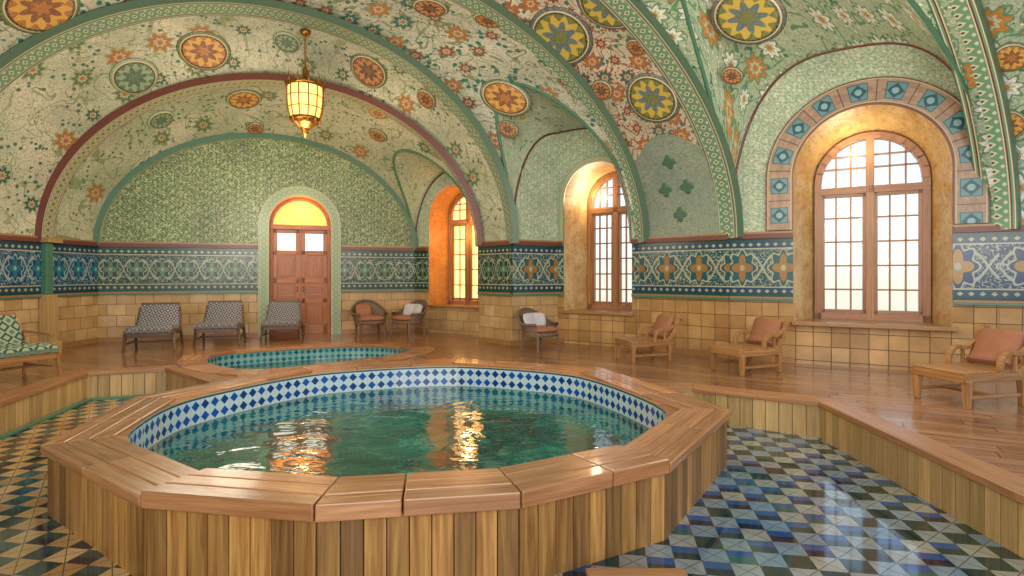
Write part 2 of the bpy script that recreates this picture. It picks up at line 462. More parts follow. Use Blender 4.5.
V2=lambda p: Vector((p[0],p[1]))
def V3(p,z): return Vector((p[0],p[1],z))

# ------------------------------------------------------------------ plan
L=(-7.7,10.4); P0=(-2.17,12.5); P1=(-0.22,11.28); PB=(-0.62,10.6); PA=(0.0,9.9); Pa=(0.85,10.4); Pb=(2.16,9.49); Pc=(3.27,8.4)
D3=Vector((0.866,-0.5))
PF=tuple(V2(Pc)+D3*3.1); PG=tuple(V2(Pc)+D3*5.2)
XL=-7.7
ribs=[(P0,(XL,10.4),2.27),(PB,(XL,9.2),2.9),(PA,(XL,7.3),3.55),(Pb,(XL,5.0),3.9),(Pc,(XL,3.0),4.2),(PF,(XL,-2.0),4.45),(PG,(XL,-5.0),4.5)]
def ribpt(i,th):
    R,Lp,h=ribs[i]; R=V2(R); Lp=V2(Lp); c=(R+Lp)/2; e=(R-Lp)/2
    q=c+e*math.cos(th); return Vector((q.x,q.y,ZS+h*math.sin(th)))
def strip(i,th,v):
    a=ribpt(i,th); b=ribpt(i+1,th); p=a.lerp(b,v); p.z+=0.12*math.sin(pi*v)*math.sin(th); return p
pen={0:0.79,2:0.74,4:0.95}
def thmin(i,v):
    if i in pen: return pen[i]*math.sqrt(max(0,1-(2*v-1)**2))
    return 0.0
mats_strip=['vBack','vMid','vFloral','vRed','vWhite','vWhite']
for i in range(6):
    mb=MB(); nv=28; nt=70; P=[];UV=[]
    mid=[strip(i,pi*t/200,0.5) for t in range(201)]
    cum=[0]
    for t in range(200): cum.append(cum[-1]+(mid[t+1]-mid[t]).length)
    for a in range(nv+1):
        v=a/nv; t0=thmin(i,v); row=[];ur=[]
        for b in range(nt+1):
            th=t0+(pi-t0)*b/nt
            row.append(strip(i,th,v))
            s_=th/pi*200; k=min(199,int(s_)); u=cum[k]+(cum[k+1]-cum[k])*(s_-k)
            wdt=(ribpt(i,th)-ribpt(i+1,th)).length
            ur.append((u+i*3.3,v*max(0.8,wdt)))
        P.append(row);UV.append(ur)
    mb.grid(P,UV,0)
    mb.obj('ceiling_vault',[M[mats_strip[i]]])
# ribs
def rib_obj(i,w,th,mat):
    R,Lp,h=ribs[i]; e=(V2(R)-V2(Lp)); ex=Vector((e.x,e.y,0)).normalized(); nn=Vector((-ex.y,ex.x,0))
    hw=e.length/2; P=[];UV=[];Ln=0;prev=None
    for k in range(91):
        t=pi*k/90; p=ribpt(i,t)
        tan=(-ex*math.sin(t)*hw+UP*h*math.cos(t)).normalized()
        inn=tan.cross(nn).normalized()
        cen=ribpt(i,pi/2); cen.z=ZS
        if inn.dot(cen-p)<0: inn=-inn
        if prev: Ln+=(p-prev).length
        prev=p
        q=[p-nn*w/2-inn*0.05,p-nn*w/2+inn*th,p+nn*w/2+inn*th,p+nn*w/2-inn*0.05]
        P.append(q);UV.append([(Ln,0.0),(Ln,0.001),(Ln,0.999),(Ln,1.0)])
    mb=MB(); mb.grid(P,UV,0,smooth=False); return mb.obj('trim_vault_rib',[M[mat]])
for i,w,t,m in ((0,0.22,0.05,'ribC'),(1,0.34,0.06,'ribB'),(2,0.46,0.06,'ribA'),(3,0.40,0.06,'ribA'),(4,0.42,0.06,'ribA'),(5,0.40,0.06,'ribA'),(6,0.5,0.08,'ribA')):
    rib_obj(i,w,t,m)
# penetrating window cells
def pathpt(path,v):
    Ls=[(V2(path[k+1])-V2(path[k])).length for k in range(len(path)-1)]; s=v*sum(Ls)
    for k,l in enumerate(Ls):
        if s<=l+1e-9: return V2(path[k]).lerp(V2(path[k+1]),s/l)
        s-=l
    return V2(path[-1])
def wz(v,h): return ZS+h*math.sqrt(max(0,1-abs(2*v-1)**3.0))
cells={0:([P0,P1,PB],1.75),2:([PA,Pa,Pb],2.1),4:([Pc,PF],2.55)}
for i,(path,h) in cells.items():
    P=[];UV=[]; g1=[];g2=[]
    N=48
    for a in range(N+1):
        v=(1-math.cos(pi*a/N))/2
        g0=strip(i,thmin(i,v),v); q=pathpt(path,v); w0=Vector((q.x,q.y,wz(v,h)))
        g1.append(g0);g2.append(w0)
        P.append([g0.lerp(w0,b/8) for b in range(9)])
        UV.append([(v*(5.5 if i==4 else 3.2),b/8*1.6+i) for b in range(9)])
    mb=MB(); mb.grid(P,UV,0); mb.obj('ceiling_window_cell',[M['vWhite' if i==4 else 'vCell']])
    mb=MB(); mb.tube(g1,0.028,8); mb.obj('trim_groin',[M['moldg']])
    mb=MB(); mb.tube(g2,0.022,8); mb.obj('trim_wall_arch',[M['mold']])

# ------------------------------------------------------------------ walls
def dirs(P,Q):
    d=(V2(Q)-V2(P)); l=d.length; d=d/l
    return d,l
def wall(name,P,Q,ztop,openings=(),mats=('tan','lun2'),z0=0.0,umax=None):
    d,l=dirs(P,Q); us=[l*k/40 for k in range(41)]
    for (uc,r,zs,zsp) in openings:
        us+= [uc-r*math.cos(pi*k/40) for k in range(41)]
    us=sorted(set(round(x,5) for x in us)); mb=MB()
    def otop(u,o):
        uc,r,zs,zsp=o; return zsp+math.sqrt(max(0,r*r-(u-uc)**2))
    def quad(u0,u1,a0,a1,b0,b1):
        if b0-a0<1e-5 and b1-a1<1e-5: return
        def pt(u,z): q=V2(P)+d*u; return (q.x,q.y,z)
        m=0 if (a0+a1+b0+b1)/4<ZB else 1
        mb.face([pt(u0,a0),pt(u1,a1),pt(u1,b1),pt(u0,b0)],[(u0,a0),(u1,a1),(u1,b1),(u0,b0)],m)
    def col(u0,u1,a0,a1,b0,b1):
        if a0<ZB<b0 and a1<ZB<b1: quad(u0,u1,a0,a1,ZB,ZB); quad(u0,u1,ZB,ZB,b0,b1)
        else: quad(u0,u1,a0,a1,b0,b1)
    for u0,u1 in zip(us[:-1],us[1:]):
        if u1-u0<1e-4: continue
        mid=(u0+u1)/2; o=None
        for q in openings:
            if abs(mid-q[0])<q[1]: o=q
        t0=ztop(u0);t1=ztop(u1)
        if o is None: col(u0,u1,z0,z0,t0,t1)
        else:
            if o[2]>z0: col(u0,u1,z0,z0,o[2],o[2])
            col(u0,u1,otop(u0,o),otop(u1,o),max(t0,otop(u0,o)),max(t1,otop(u1,o)))
    return mb.obj(name,[M[mats[0]],M[mats[1]]])
def outline(uc,r,zs,zsp,n=24):
    pts=[(uc-r,zs),(uc-r,(zs+zsp)/2)]
    pts+=[(uc-r*math.cos(pi*k/n),zsp+r*math.sin(pi*k/n)) for k in range(n+1)]
    pts+=[(uc+r,(zs+zsp)/2),(uc+r,zs)]
    return pts
def inner_n(P,Q):
    d,l=dirs(P,Q); n=Vector((-d.y,d.x)); mid=(V2(P)+V2(Q))/2
    if n.dot(Vector((-2,4))-mid)<0: n=-n
    return n
def reveal(P,Q,o,o2,dep,mat,name='trim_reveal'):
    d,l=dirs(P,Q); n=-inner_n(P,Q); A=outline(*o);B=outline(*o2); mb=MB(); Pp=[];UV=[];s=0
    for k,(a,b) in enumerate(zip(A,B)):
        qa=V2(P)+d*a[0]; qb=V2(P)+d*b[0]+n*dep
        if k: s+=math.hypot(a[0]-A[k-1][0],a[1]-A[k-1][1])
        p1=V3(qa,a[1]);p2=V3(qb,b[1])
        Pp.append([p1.lerp(p2,j/4) for j in range(5)]); UV.append([(s,dep*j/4) for j in range(5)])
    mb.grid(Pp,UV,0,smooth=False)
    return mb.obj(name,[M[mat]])
def sill(P,Q,u0,u1,z,dep,out,thick,mat,name):
    d,l=dirs(P,Q); n=inner_n(P,Q); mb=MB()
    a=V2(P)+d*u0+n*out; b=V2(P)+d*u1+n*out; c=V2(P)+d*u1-n*dep; e=V2(P)+d*u0-n*dep
    mb.hexa([V3(a,z-thick),V3(b,z-thick),V3(c,z-thick),V3(e,z-thick),V3(a,z),V3(b,z),V3(c,z),V3(e,z)])
    return mb.obj(name,[M[mat]],bevel=0.01)
def ring(P,Q,uc,r0,r1,zsp,z0,mat,thick=0.05,name='trim_arch_ring'):
    d,l=dirs(P,Q); n=inner_n(P,Q); mb=MB(); Pp=[];UV=[];s=0
    seq=[('j',-1,z0+(zsp-z0)*k/4) for k in range(4)]+[('a',pi*k/40,0) for k in range(41)]+[('j',1,zsp-(zsp-z0)*k/4) for k in range(1,5)]
    prev=None
    for t,x,z in seq:
        def pt(r,off):
            if t=='j': u=uc+x*r; zz=z
            else: u=uc-r*math.cos(x); zz=zsp+r*math.sin(x)
            q=V2(P)+d*u+n*off; return V3(q,zz)
        m=pt((r0+r1)/2,thick)
        if prev is not None: s+=(m-prev).length
        prev=m
        Pp.append([pt(r0,-0.02),pt(r0,thick),pt(r1,thick),pt(r1,-0.02)]); UV.append([(s,0.0),(s,0.01),(s,0.99),(s,1.0)])
    mb.grid(Pp,UV,0,smooth=False)
    return mb.obj(name,[M[mat]])
def band(P,Q,u0,u1,mat,uoff=0):
    d,l=dirs(P,Q); n=inner_n(P,Q); mb=MB()
    def pt(u,off,z): q=V2(P)+d*u+n*off; return V3(q,z)
    z1=ZS-0.02; t=0.025
    mb.face([pt(u0,t,ZB),pt(u1,t,ZB),pt(u1,t,z1),pt(u0,t,z1)],[(u0+uoff,0),(u1+uoff,0),(u1+uoff,1),(u0+uoff,1)],0)
    for u in (u0,u1): mb.face([pt(u,t,ZB),pt(u,0,ZB),pt(u,0,z1),pt(u,t,z1)],[(0,0),(.02,0),(.02,1),(0,1)],0)
    def mo(za,zb,tt,m):
        mb.hexa([pt(u0-.0,0,za),pt(u1,0,za),pt(u1,tt,za),pt(u0,tt,za),pt(u0,0,zb),pt(u1,0,zb),pt(u1,tt,zb),pt(u0,tt,zb)],m)
    mo(z1,z1+0.07,0.07,1); mo(z1+0.07,z1+0.1,0.045,3); mo(ZB-0.05,ZB,0.045,2); mo(ZB-0.02,ZB+0.005,0.05,3)
    mo(ZD,ZD+0.09,0.03,4)
    return mb.obj('trim_tile_band',[M[mat],M['mold'],M['moldg'],M['stone'],M['stone']])

# back wall with door
dB,lB=dirs(L,P0)
doorC=3.53; doorR=0.60
hC=ribs[0][2]
def backtop(u): return ZS+hC*math.sqrt(max(0,1-(2*u/lB-1)**2))
oD=(doorC,doorR,ZD,2.64)
wall('wall_back',L,P0,backtop,[oD],('tan','lun'))
reveal(L,P0,oD,(doorC,doorR,ZD,2.64),0.45,'revB')
ring(L,P0,doorC,doorR,doorR+0.2,2.64,ZD,'ringDoor',0.05,'trim_door_surround')
band(L,P0,0,doorC-doorR-0.2,'bandBack'); band(L,P0,doorC+doorR+0.2,lB,'bandBack')
# left wall
wall('wall_left',(XL,-5),L,lambda u:ZS,(),('tan','lun2'))
band((XL,-5),L,0,15.4,'bandLeft')
mb=MB(); mb.box((XL+0.08,9.2,(ZD+ZB)/2),(0.16,0.2,ZB-ZD)); mb.box((XL+0.05,9.2,(ZB+ZS)/2),(0.12,0.14,ZS-ZB),m=1); mb.box((XL+0.1,9.2,ZS+0.02),(0.22,0.3,0.08)); mb.box((XL+0.1,9.2,ZD+0.08),(0.2,0.28,0.16))
mb.obj('trim_pilaster_left',[M['riser'],M['moldg']],bevel=0.01)
# window 1 wall
def cellz(i,off):
    path,h=cells[i]; T=sum((V2(path[k+1])-V2(path[k])).length for k in range(len(path)-1))
    return lambda u:wz((off+u)/T,h)
o1=(1.08,0.66,0.95,2.85); o1b=(1.1,0.54,0.95,2.9)
d1,l1=dirs(P0,P1)
wall('wall_window_bay',P0,P1,cellz(0,0),[o1],('tan','lun2')); reveal(P0,P1,o1,o1b,0.6,'revB')
wall('wall_pier_return',P1,PB,cellz(0,l1),(),('tan','lun2'))
band(P0,P1,0,0.40,'bandBack',5); band(P1,PB,0,0.78,'bandBack')
sill(P0,P1,0.38,1.8,0.95,0.62,0.05,0.05,'stone','trim_sill')
# pier 1
flat=lambda u:ZS
wall('wall_pier',PB,PA,flat); band(PB,PA,0,dirs(PB,PA)[1],'bandBack',2)
dS3,lS3=dirs(PA,Pa)
wall('wall_pier',PA,Pa,cellz(2,0)); band(PA,Pa,0,lS3,'bandRight',1)
# window 2
d2,l2=dirs(Pa,Pb)
o2=(0.80,0.66,0.95,2.95); o2b=(0.84,0.58,0.95,2.95)
wall('wall_window_bay',Pa,Pb,cellz(2,lS3),[o2],('tan2','lun2')); reveal(Pa,Pb,o2,o2b,0.8,'revA')
band(Pa,Pb,0,0.13,'bandRight'); band(Pa,Pb,1.47,l2,'bandRight')
sill(Pa,Pb,0.08,1.5,0.95,0.82,0.06,0.05,'stone','trim_sill')
ring(Pa,Pb,0.80,0.66,0.76,2.95,2.22,'ribC',0.03)
# pier 2
d4,l4=dirs(Pb,Pc)
wall('wall_pier',Pb,Pc,flat,(),('tan2','lun2')); band(Pb,Pc,0,l4,'bandRight',0.3)
# window 3 wall
o3=(1.75,0.9,0.95,2.98); o3b=(1.80,0.70,0.95,2.95)
c3=cellz(4,0)
wall('wall_window_bay',Pc,PF,c3,[o3],('tan2','lun2')); reveal(Pc,PF,o3,o3b,0.7,'revA')
band(Pc,PF,0,0.85,'bandRight',0.1); band(Pc,PF,2.65,3.1,'bandFar')
ring(Pc,PF,1.75,0.9,1.25,2.98,2.24,'ring',0.07)
sill(Pc,PF,0.8,2.7,0.95,0.72,0.10,0.06,'stone','trim_sill')
wall('wall_right',PF,tuple(V2(Pc)+D3*8),flat,(),('tan2','lun2')); band(PF,tuple(V2(Pc)+D3*8),0,4.8,'bandFar')

# ------------------------------------------------------------------ windows
def window(name,P,Q,ob,dep,cols,mat='frame',pane='glass',rows=5):
    d,l=dirs(P,Q); n=-inner_n(P,Q); uc,r,zs,zsp=ob
    o=V2(P)+d*uc+n*(dep-0.03)
    X=Vector((d.x,d.y,0)); Nn=Vector((n.x,n.y,0)); O=Vector((o.x,o.y,0))
    pt=lambda u,z,off=0: O+X*u+UP*z+Nn*off
    mb=MB()
    def br(a,b,w,t): mb.bar(pt(*a),pt(*b),w,t,Nn,0)
    f=0.09
    br((-r+f/2,zs),(-r+f/2,zsp),f,0.12); br((r-f/2,zs),(r-f/2,zsp),f,0.12); br((-r,zs+f/2),(r,zs+f/2),f,0.12)
    na=14
    for k in range(na):
        a0=pi*k/na; a1=pi*(k+1)/na; rr=r-f/2
        br((-rr*math.cos(a0-.02),zsp+rr*math.sin(a0-.02)),(-rr*math.cos(a1+.02),zsp+rr*math.sin(a1+.02)),f,0.12)
    br((0,zs),(0,zsp+r-f/2),0.10,0.13); br((-r,zsp-0.12),(r,zsp-0.12),0.10,0.13)
    ri=r-f
    for sgn in (-1,1):
        xa=sgn*0.05; xb=sgn*ri
        for x in (xa+sgn*0.02,xb-sgn*0.02): br((x,zs+f),(x,zsp-.17),0.045,0.07)
        for z in (zs+f+0.03,zsp-.19): br((xa,z),(xb,z),0.05,0.07)
        for k in range(1,cols): 
            x=xa+(xb-xa)*k/cols; br((x,zs+f),(x,zsp-.17),0.024,0.03)
            top=zsp+math.sqrt(ri*ri-x*x); br((x,zsp-.07),(x,top),0.024,0.03)
        for k in range(1,rows):
            z=zs+f+(zsp-.17-zs-f)*k/rows; br((xa,z),(xb,z),0.024,0.03)
        for fr in (0.33,0.62):
            z=zsp+ri*fr; xe=sgn*math.sqrt(max(0.001,ri*ri-(ri*fr)**2)); br((xa,z),(xe,z),0.024,0.03)
    pts=[(-r+.02,zs)]+[(-(r-.02)*math.cos(pi*k/24),zsp+(r-.02)*math.sin(pi*k/24)) for k in range(25)]+[(r-.02,zs)]
    mb.face([pt(a,b,0.0) for a,b in pts],[(a,b) for a,b in pts],1)
    return mb.obj(name,[M[mat],M[pane]])
window('window_1',P0,P1,o1b,0.58,2,pane='amber2')
window('window_2',Pa,Pb,o2b,0.78,3,rows=6)
window('window_3',Pc,PF,o3b,0.68,3,rows=5)

# door
def door():
    n=-inner_n(L,P0); X=Vector((dB.x,dB.y,0)); Nn=Vector((n.x,n.y,0)); o=V2(L)+dB*doorC+n*0.30; O=Vector((o.x,o.y,0))
    pt=lambda u,z,off=0: O+X*u+UP*z+Nn*off
    e=empty('door_1',(O.x,O.y,ZD))
    def mk(mb,name,mats,bv=0):
        ob=mb.obj(name,mats,bevel=bv); ob.parent=e; ob.matrix_parent_inverse=Matrix.Translation((-O.x,-O.y,-ZD)); return ob
    mb=MB()
    def b(u0,u1,z0,z1,t,off=0,m=0): mb.hexa([pt(u0,z0,off-t/2),pt(u1,z0,off-t/2),pt(u1,z0,off+t/2),pt(u0,z0,off+t/2),pt(u0,z1,off-t/2),pt(u1,z1,off-t/2),pt(u1,z1,off+t/2),pt(u0,z1,off+t/2)],m)
    r=doorR
    b(-r,-r+.06,ZD,2.64,.12); b(r-.06,r,ZD,2.64,.12); b(-r,r,2.56,2.66,.14); b(-.018,.018,ZD,2.56,.065)
    na=12
    for k in range(na):
        a0=pi*k/na; a1=pi*(k+1)/na; rr=r-.03
        mb.bar(pt(-rr*math.cos(a0),2.64+rr*math.sin(a0)),pt(-rr*math.cos(a1),2.64+rr*math.sin(a1)),.06,.12,Nn)
    for s in (-1,1):
        x0,x1=sorted((s*0.01,s*(r-.06)))
        w=.085
        b(x0,x0+w,ZD+.0,2.56,.05);b(x1-w,x1,ZD+.0,2.56,.05)
        for z0,z1 in ((ZD+.0,ZD+.2),(1.0,1.1),(1.42,1.54),(2.02,2.12),(2.48,2.56)): b(x0,x1,z0,z1,.05)
        for z0,z1 in ((ZD+.2,1.0),(1.1,1.42),(1.54,2.02)):
            b(x0+w,x1-w,z0,z1,.02); b(x0+w+.03,x1-w-.03,z0+.04,z1-.04,.04)
        b(x0+w,x1-w,2.12,2.48,.015,0,1)
        kx=s*0.06; mb.tube([pt(kx,1.35,-.03),pt(kx,1.35,-.08),pt(kx,1.25,-.08),pt(kx,1.25,-.03)],.012,6,2)
    mk(mb,'leaves',[M['door'],M['milk'],M['brass']],0.004)
    mb=MB(); pts=[(-(r-.05)*math.cos(pi*k/24),2.64+(r-.05)*math.sin(pi*k/24)) for k in range(25)]
    mb.face([pt(a,c,0.01) for a,c in pts],[p for p in pts],0)
    mk(mb,'transom',[M['amber'],M['door']])
door()

# ------------------------------------------------------------------ floors & pools
mb=MB(); mb.poly([[(-9,-6),(10,-6),(10,9),(-9,9)]],0.0); mb.obj('floor',[M['floor']])
O1=[(-3.14,3.72),(-3.5,5.2),(-2.65,6.95),(-0.75,7.65),(1.1,6.85),(1.85,4.7),(0.95,3.35),(0.05,2.84),(-0.95,2.68),(-1.9,2.85)]
def area(p): return sum(p[i][0]*p[(i+1)%len(p)][1]-p[(i+1)%len(p)][0]*p[i][1] for i in range(len(p)))/2
def offset(p,dd):
    sg=1 if area(p)>0 else -1; n=len(p); out=[]
    for i in range(n):
        a=V2(p[i-1]);b=V2(p[i]);c=V2(p[(i+1)%n])
        d1=(b-a).normalized(); d2=(c-b).normalized()
        n1=Vector((-d1.y,d1.x))*sg; n2=Vector((-d2.y,d2.x))*sg
        k=1+n1.dot(n2); q=b+(n1+n2)*dd/k; out.append((q.x,q.y))
    return out
def chaikin(p,it=3,w=(.18,.25,.25)):
    for q in range(it):
        o=[]
        for i in range(len(p)):
            a=V2(p[i]);b=V2(p[(i+1)%len(p)]); o+=[tuple(a*(1-w[q])+b*w[q]),tuple(a*w[q]+b*(1-w[q]))]
        p=o
    return p
P2=[(-4.3,7.75),(-4.85,9.0),(-2.7,10.15),(-1.5,9.4),(-1.95,8.3),(-3.3,7.1)]
P2=chaikin(P2,2,(.2,.25))
deck_front=[(XL-0.5,-5),(-4.95,-5),(-5.04,5.5),(-5.44,7.15),(-4.62,7.5),(-3.3,6.35),(-3.03,6.16)]
deck_mid=[O1[2],O1[3],O1[4],(1.32,6.2)]
deck_r=[(2.0,6.2),(3.03,5.5),(2.9,3.2),(2.75,-5)]
outer=deck_front+deck_mid+deck_r+[(10,-5),(10,6),(6,9.2),(3,11.3),(0.5,13),(-2.3,14),(-8.5,11)]
mb=MB(); mb.poly([outer,P2],ZD); mb.obj('floor_deck',[M['deck']])
def planks(pl,z0,z1,w,th,mat,name,closed=False,back=True):
    mb=MB(); n=len(pl)
    for i in range(n if closed else n-1):
        a=V2(pl[i]);b=V2(pl[(i+1)%n]); l=(b-a).length; d=(b-a)/l; nn=Vector((-d.y,d.x)); k=max(1,round(l/w)); ww=l/k
        for j in range(k):
            p=a+d*(j*ww+0.003); q=a+d*((j+1)*ww-0.003)
            mb.hexa([V3(p-nn*th/2,z0),V3(q-nn*th/2,z0),V3(q+nn*th/2,z0),V3(p+nn*th/2,z0),V3(p-nn*th/2,z1),V3(q-nn*th/2,z1),V3(q+nn*th/2,z1),V3(p+nn*th/2,z1)],0)
        mb.face([V3(a,z0),V3(b,z0),V3(b,z1-.005),V3(a,z1-.005)],[(0,0),(l,0),(l,z1),(0,z1)],1)
    return mb.obj(name,[M[mat],M['dark']])
planks(deck_front[1:],0.0,ZD-0.005,0.12,0.02,'riser','trim_deck_riser')
planks([(1.32,6.2)]+deck_r,0.0,ZD-0.005,0.12,0.02,'riser','trim_deck_riser')
def nosing(pl,w,z0,z1,mat,name,side=1,closed=False,over=0.03,bev=0.006):
    n=len(pl); A=[];B=[]
    for i in range(n):
        b=V2(pl[i]); pa=V2(pl[i-1]) if (i>0 or closed) else None; pc=V2(pl[(i+1)%n]) if (i<n-1 or closed) else None
        d1=(b-pa).normalized() if pa is not None else (pc-b).normalized()
        d2=(pc-b).normalized() if pc is not None else d1
        n1=Vector((-d1.y,d1.x)); n2=Vector((-d2.y,d2.x)); k=1+n1.dot(n2); nn=(n1+n2)/k
        A.append(b-nn*over*side); B.append(b+nn*w*side)
    mb=MB()
    for i in range(n if closed else n-1):
        j=(i+1)%n; a,b2,c,e=A[i],A[j],B[j],B[i]
        mb.hexa([V3(a,z0),V3(b2,z0),V3(c,z0),V3(e,z0),V3(a,z1),V3(b2,z1),V3(c,z1),V3(e,z1)],0)
    return mb.obj(name,[M[mat]],bevel=bev)
nosing(deck_front[1:],0.22,ZD-0.04,ZD+0.012,'nosing','trim_deck_nosing',1)
nosing([(1.32,6.2)]+deck_r,0.22,ZD-0.04,ZD+0.012,'nosing','trim_deck_nosing',1)
nosing(deck_front[1:],-0.02,0.0,0.03,'moldg','trim_floor_border',1,over=0.08)
# pool 2: broad timber surround running into the main pool rim
nosing(P2,0.34,ZD-0.03,ZD+0.025,'coping','trim_plunge_pool_coping',-1 if area(P2)>0 else 1,True)
nosing([(-2.85,6.54),O1[2],O1[3],O1[4],(1.22,6.5)],0.30,ZD-0.02,ZD+0.018,'coping','trim_pool_surround',1,over=0.0)
def poolwall(pl,z0,z1,mat,name):
    mb=MB(); s=0; n=len(pl)
    for i in range(n):
        a=V2(pl[i]);b=V2(pl[(i+1)%n]); l=(b-a).length
        mb.face([V3(a,z0),V3(b,z0),V3(b,z1),V3(a,z1)],[(s,z0-z1),(s+l,z0-z1),(s+l,0),(s,0)],0); s+=l
    return mb.obj(name,[M[mat]])
def bathpool(name,pl,zt,wl,mat):
    e=empty(name,(pl[0][0],pl[0][1],0))
    a=poolwall(pl,-0.0,zt,mat,'tiled_wall'); mb=MB(); mb.poly([pl],wl); b=mb.obj('water',[M['water']])
    for o in (a,b): o.parent=e; o.matrix_parent_inverse=Matrix.Translation((-pl[0][0],-pl[0][1],0))
    return e
bathpool('plunge_pool',P2,ZD,0.13,'ptile2')
# pool 1
I1=chaikin(offset(O1,0.38),3)
pool=bathpool('bathing_pool',I1,0.445,0.19,'ptile')
def ch(o):
    o.parent=pool; o.matrix_parent_inverse=Matrix.Translation((-I1[0][0],-I1[0][1],0)); return o
ch(planks(offset(O1,0.05),0.0,0.415,0.115,0.025,'skirt','plank_skirt',True))
mb=MB(); mb.poly([offset(O1,0.3),I1],0.446)
ch(mb.obj('inner_lip',[M['coping']]))
mb=MB()
n=len(O1); Oo=[V2(p) for p in O1]; Ii=[V2(p) for p in offset(O1,0.38)]
for i in range(n):
    j=(i+1)%n; l=(Oo[j]-Oo[i]).length
    raised=0.03 if i in (6,7,8) else 0.0
    cuts=[0.0,1.0] if l<0.98 else ([0.0,random.uniform(.4,.6),1.0] if l<1.8 else [0.0,random.uniform(.3,.36),random.uniform(.62,.7),1.0])
    for b in range(3):
        t0=b/3+0.006;t1=(b+1)/3-0.006
        for q in range(len(cuts)-1):
            s0=cuts[q]+0.004/l;s1=cuts[q+1]-0.004/l
            def pt(s,t): return Oo[i].lerp(Oo[j],s).lerp(Ii[i].lerp(Ii[j],s),t)
            z0=0.41;z1=0.47+raised+random.uniform(-.001,.001)
            a,b_,c_,e_=pt(s0,t0),pt(s1,t0),pt(s1,t1),pt(s0,t1)
            mb.hexa([V3(a,z0),V3(b_,z0),V3(c_,z0),V3(e_,z0),V3(a,z1),V3(b_,z1),V3(c_,z1),V3(e_,z1)],0)
ch(mb.obj('coping_boards',[M['coping']],bevel=0.008))
# wooden step at the pool
mb=MB()
for k in range(3): mb.box((0.62,2.76-k*0.16,0.10),(0.5,0.15,0.04))
mb.box((0.62,2.60,0.04),(0.44,0.4,0.08)); mb.obj('wooden_step',[M['coping']],bevel=0.008)

# ------------------------------------------------------------------ medallions on vault
def vframe(i,th,v):
    e=1e-3
    tu=(strip(i,th+e,v)-strip(i,th-e,v)); lu=tu.length/(2*e); tv=(strip(i,th,v+e)-strip(i,th,v-e)); lv=tv.length/(2*e)
    n=tu.cross(tv).normalized()
    if n.z>0: n=-n
    return lu,lv,n
def medallion(i,th,v,rad,mat,shape=None,name='ceiling_medallion',lift=0.035):
    lu,lv,n=vframe(i,th,v)
    P=[];UV=[]
    for a in range(7):
        row=[];ur=[]
        for k in range(33):
            t=2*pi*k/32; r=rad*a/6*(shape(t) if shape else 1)
            p=strip(i,th+r*math.cos(t)/lu,v+r*math.sin(t)/lv)+n*(lift if a<6 else 0.0)
            row.append(p); ur.append((a/6,k/32))
        P.append(row);UV.append(ur)
    mb=MB(); mb.grid(P,UV,0); return mb.obj(name,[M[mat]])
for (i,t,v,r,m) in [(1,1.846,0.375,0.40,'A'),(1,2.160,0.300,0.36,'D'),(1,1.139,0.450,0.34,'C'),(1,0.844,0.600,0.20,'C'),(0,1.728,0.600,0.32,'A'),(0,1.041,0.900,0.20,'A'),(0,2.179,0.575,0.24,'D'),(0,1.669,0.125,0.17,'C'),(2,0.687,0.400,0.38,'A'),(2,1.021,0.900,0.20,'C'),(2,2.238,0.275,0.46,'A'),(2,1.139,0.650,0.24,'C'),(3,0.844,0.250,0.50,'B'),(3,0.530,0.625,0.42,'B'),(3,0.844,0.875,0.44,'B'),(4,0.668,0.375,0.42,'B'),(4,0.530,0.200,0.14,'C'),(5,0.275,0.075,0.19,'A'),(5,0.196,0.050,0.14,'A'),(5,0.432,0.150,0.18,'A'),(3,0.628,0.200,0.18,'C'),(2,0.550,0.250,0.17,'C'),
  (0,0.95,0.55,0.2,'C'),(1,1.5,0.5,0.22,'D'),(3,0.70,0.80,0.15,'C')]:
    medallion(i,t,v,r,'med'+m)
# plain panel above the pier with quatrefoils
mb=MB(); P=[];UV=[]
for a in range(13):
    row=[];ur=[]
    for b in range(21):
        v=0.06+0.88*a/12; th=0.005+ (0.30+0.10*math.sin(pi*a/12))*b/20
        lu,lv,n=vframe(3,max(th,0.01),v); row.append(strip(3,th,v)+n*0.012); ur.append((th*4,v*1.4))
    P.append(row);UV.append(ur)
mb.grid(P,UV,0); mb.obj('trim_pier_panel',[M['panel']])
M['quat']=plain('quatrefoil_green',C('#466A54'),0.4)
for t,v in ((0.10,0.5),(0.20,0.38),(0.20,0.62),(0.30,0.5)):
    medallion(3,t,v,0.13,'quat',lambda t:0.55+0.45*abs(math.cos(2*t)),'ceiling_quatrefoil',0.03)

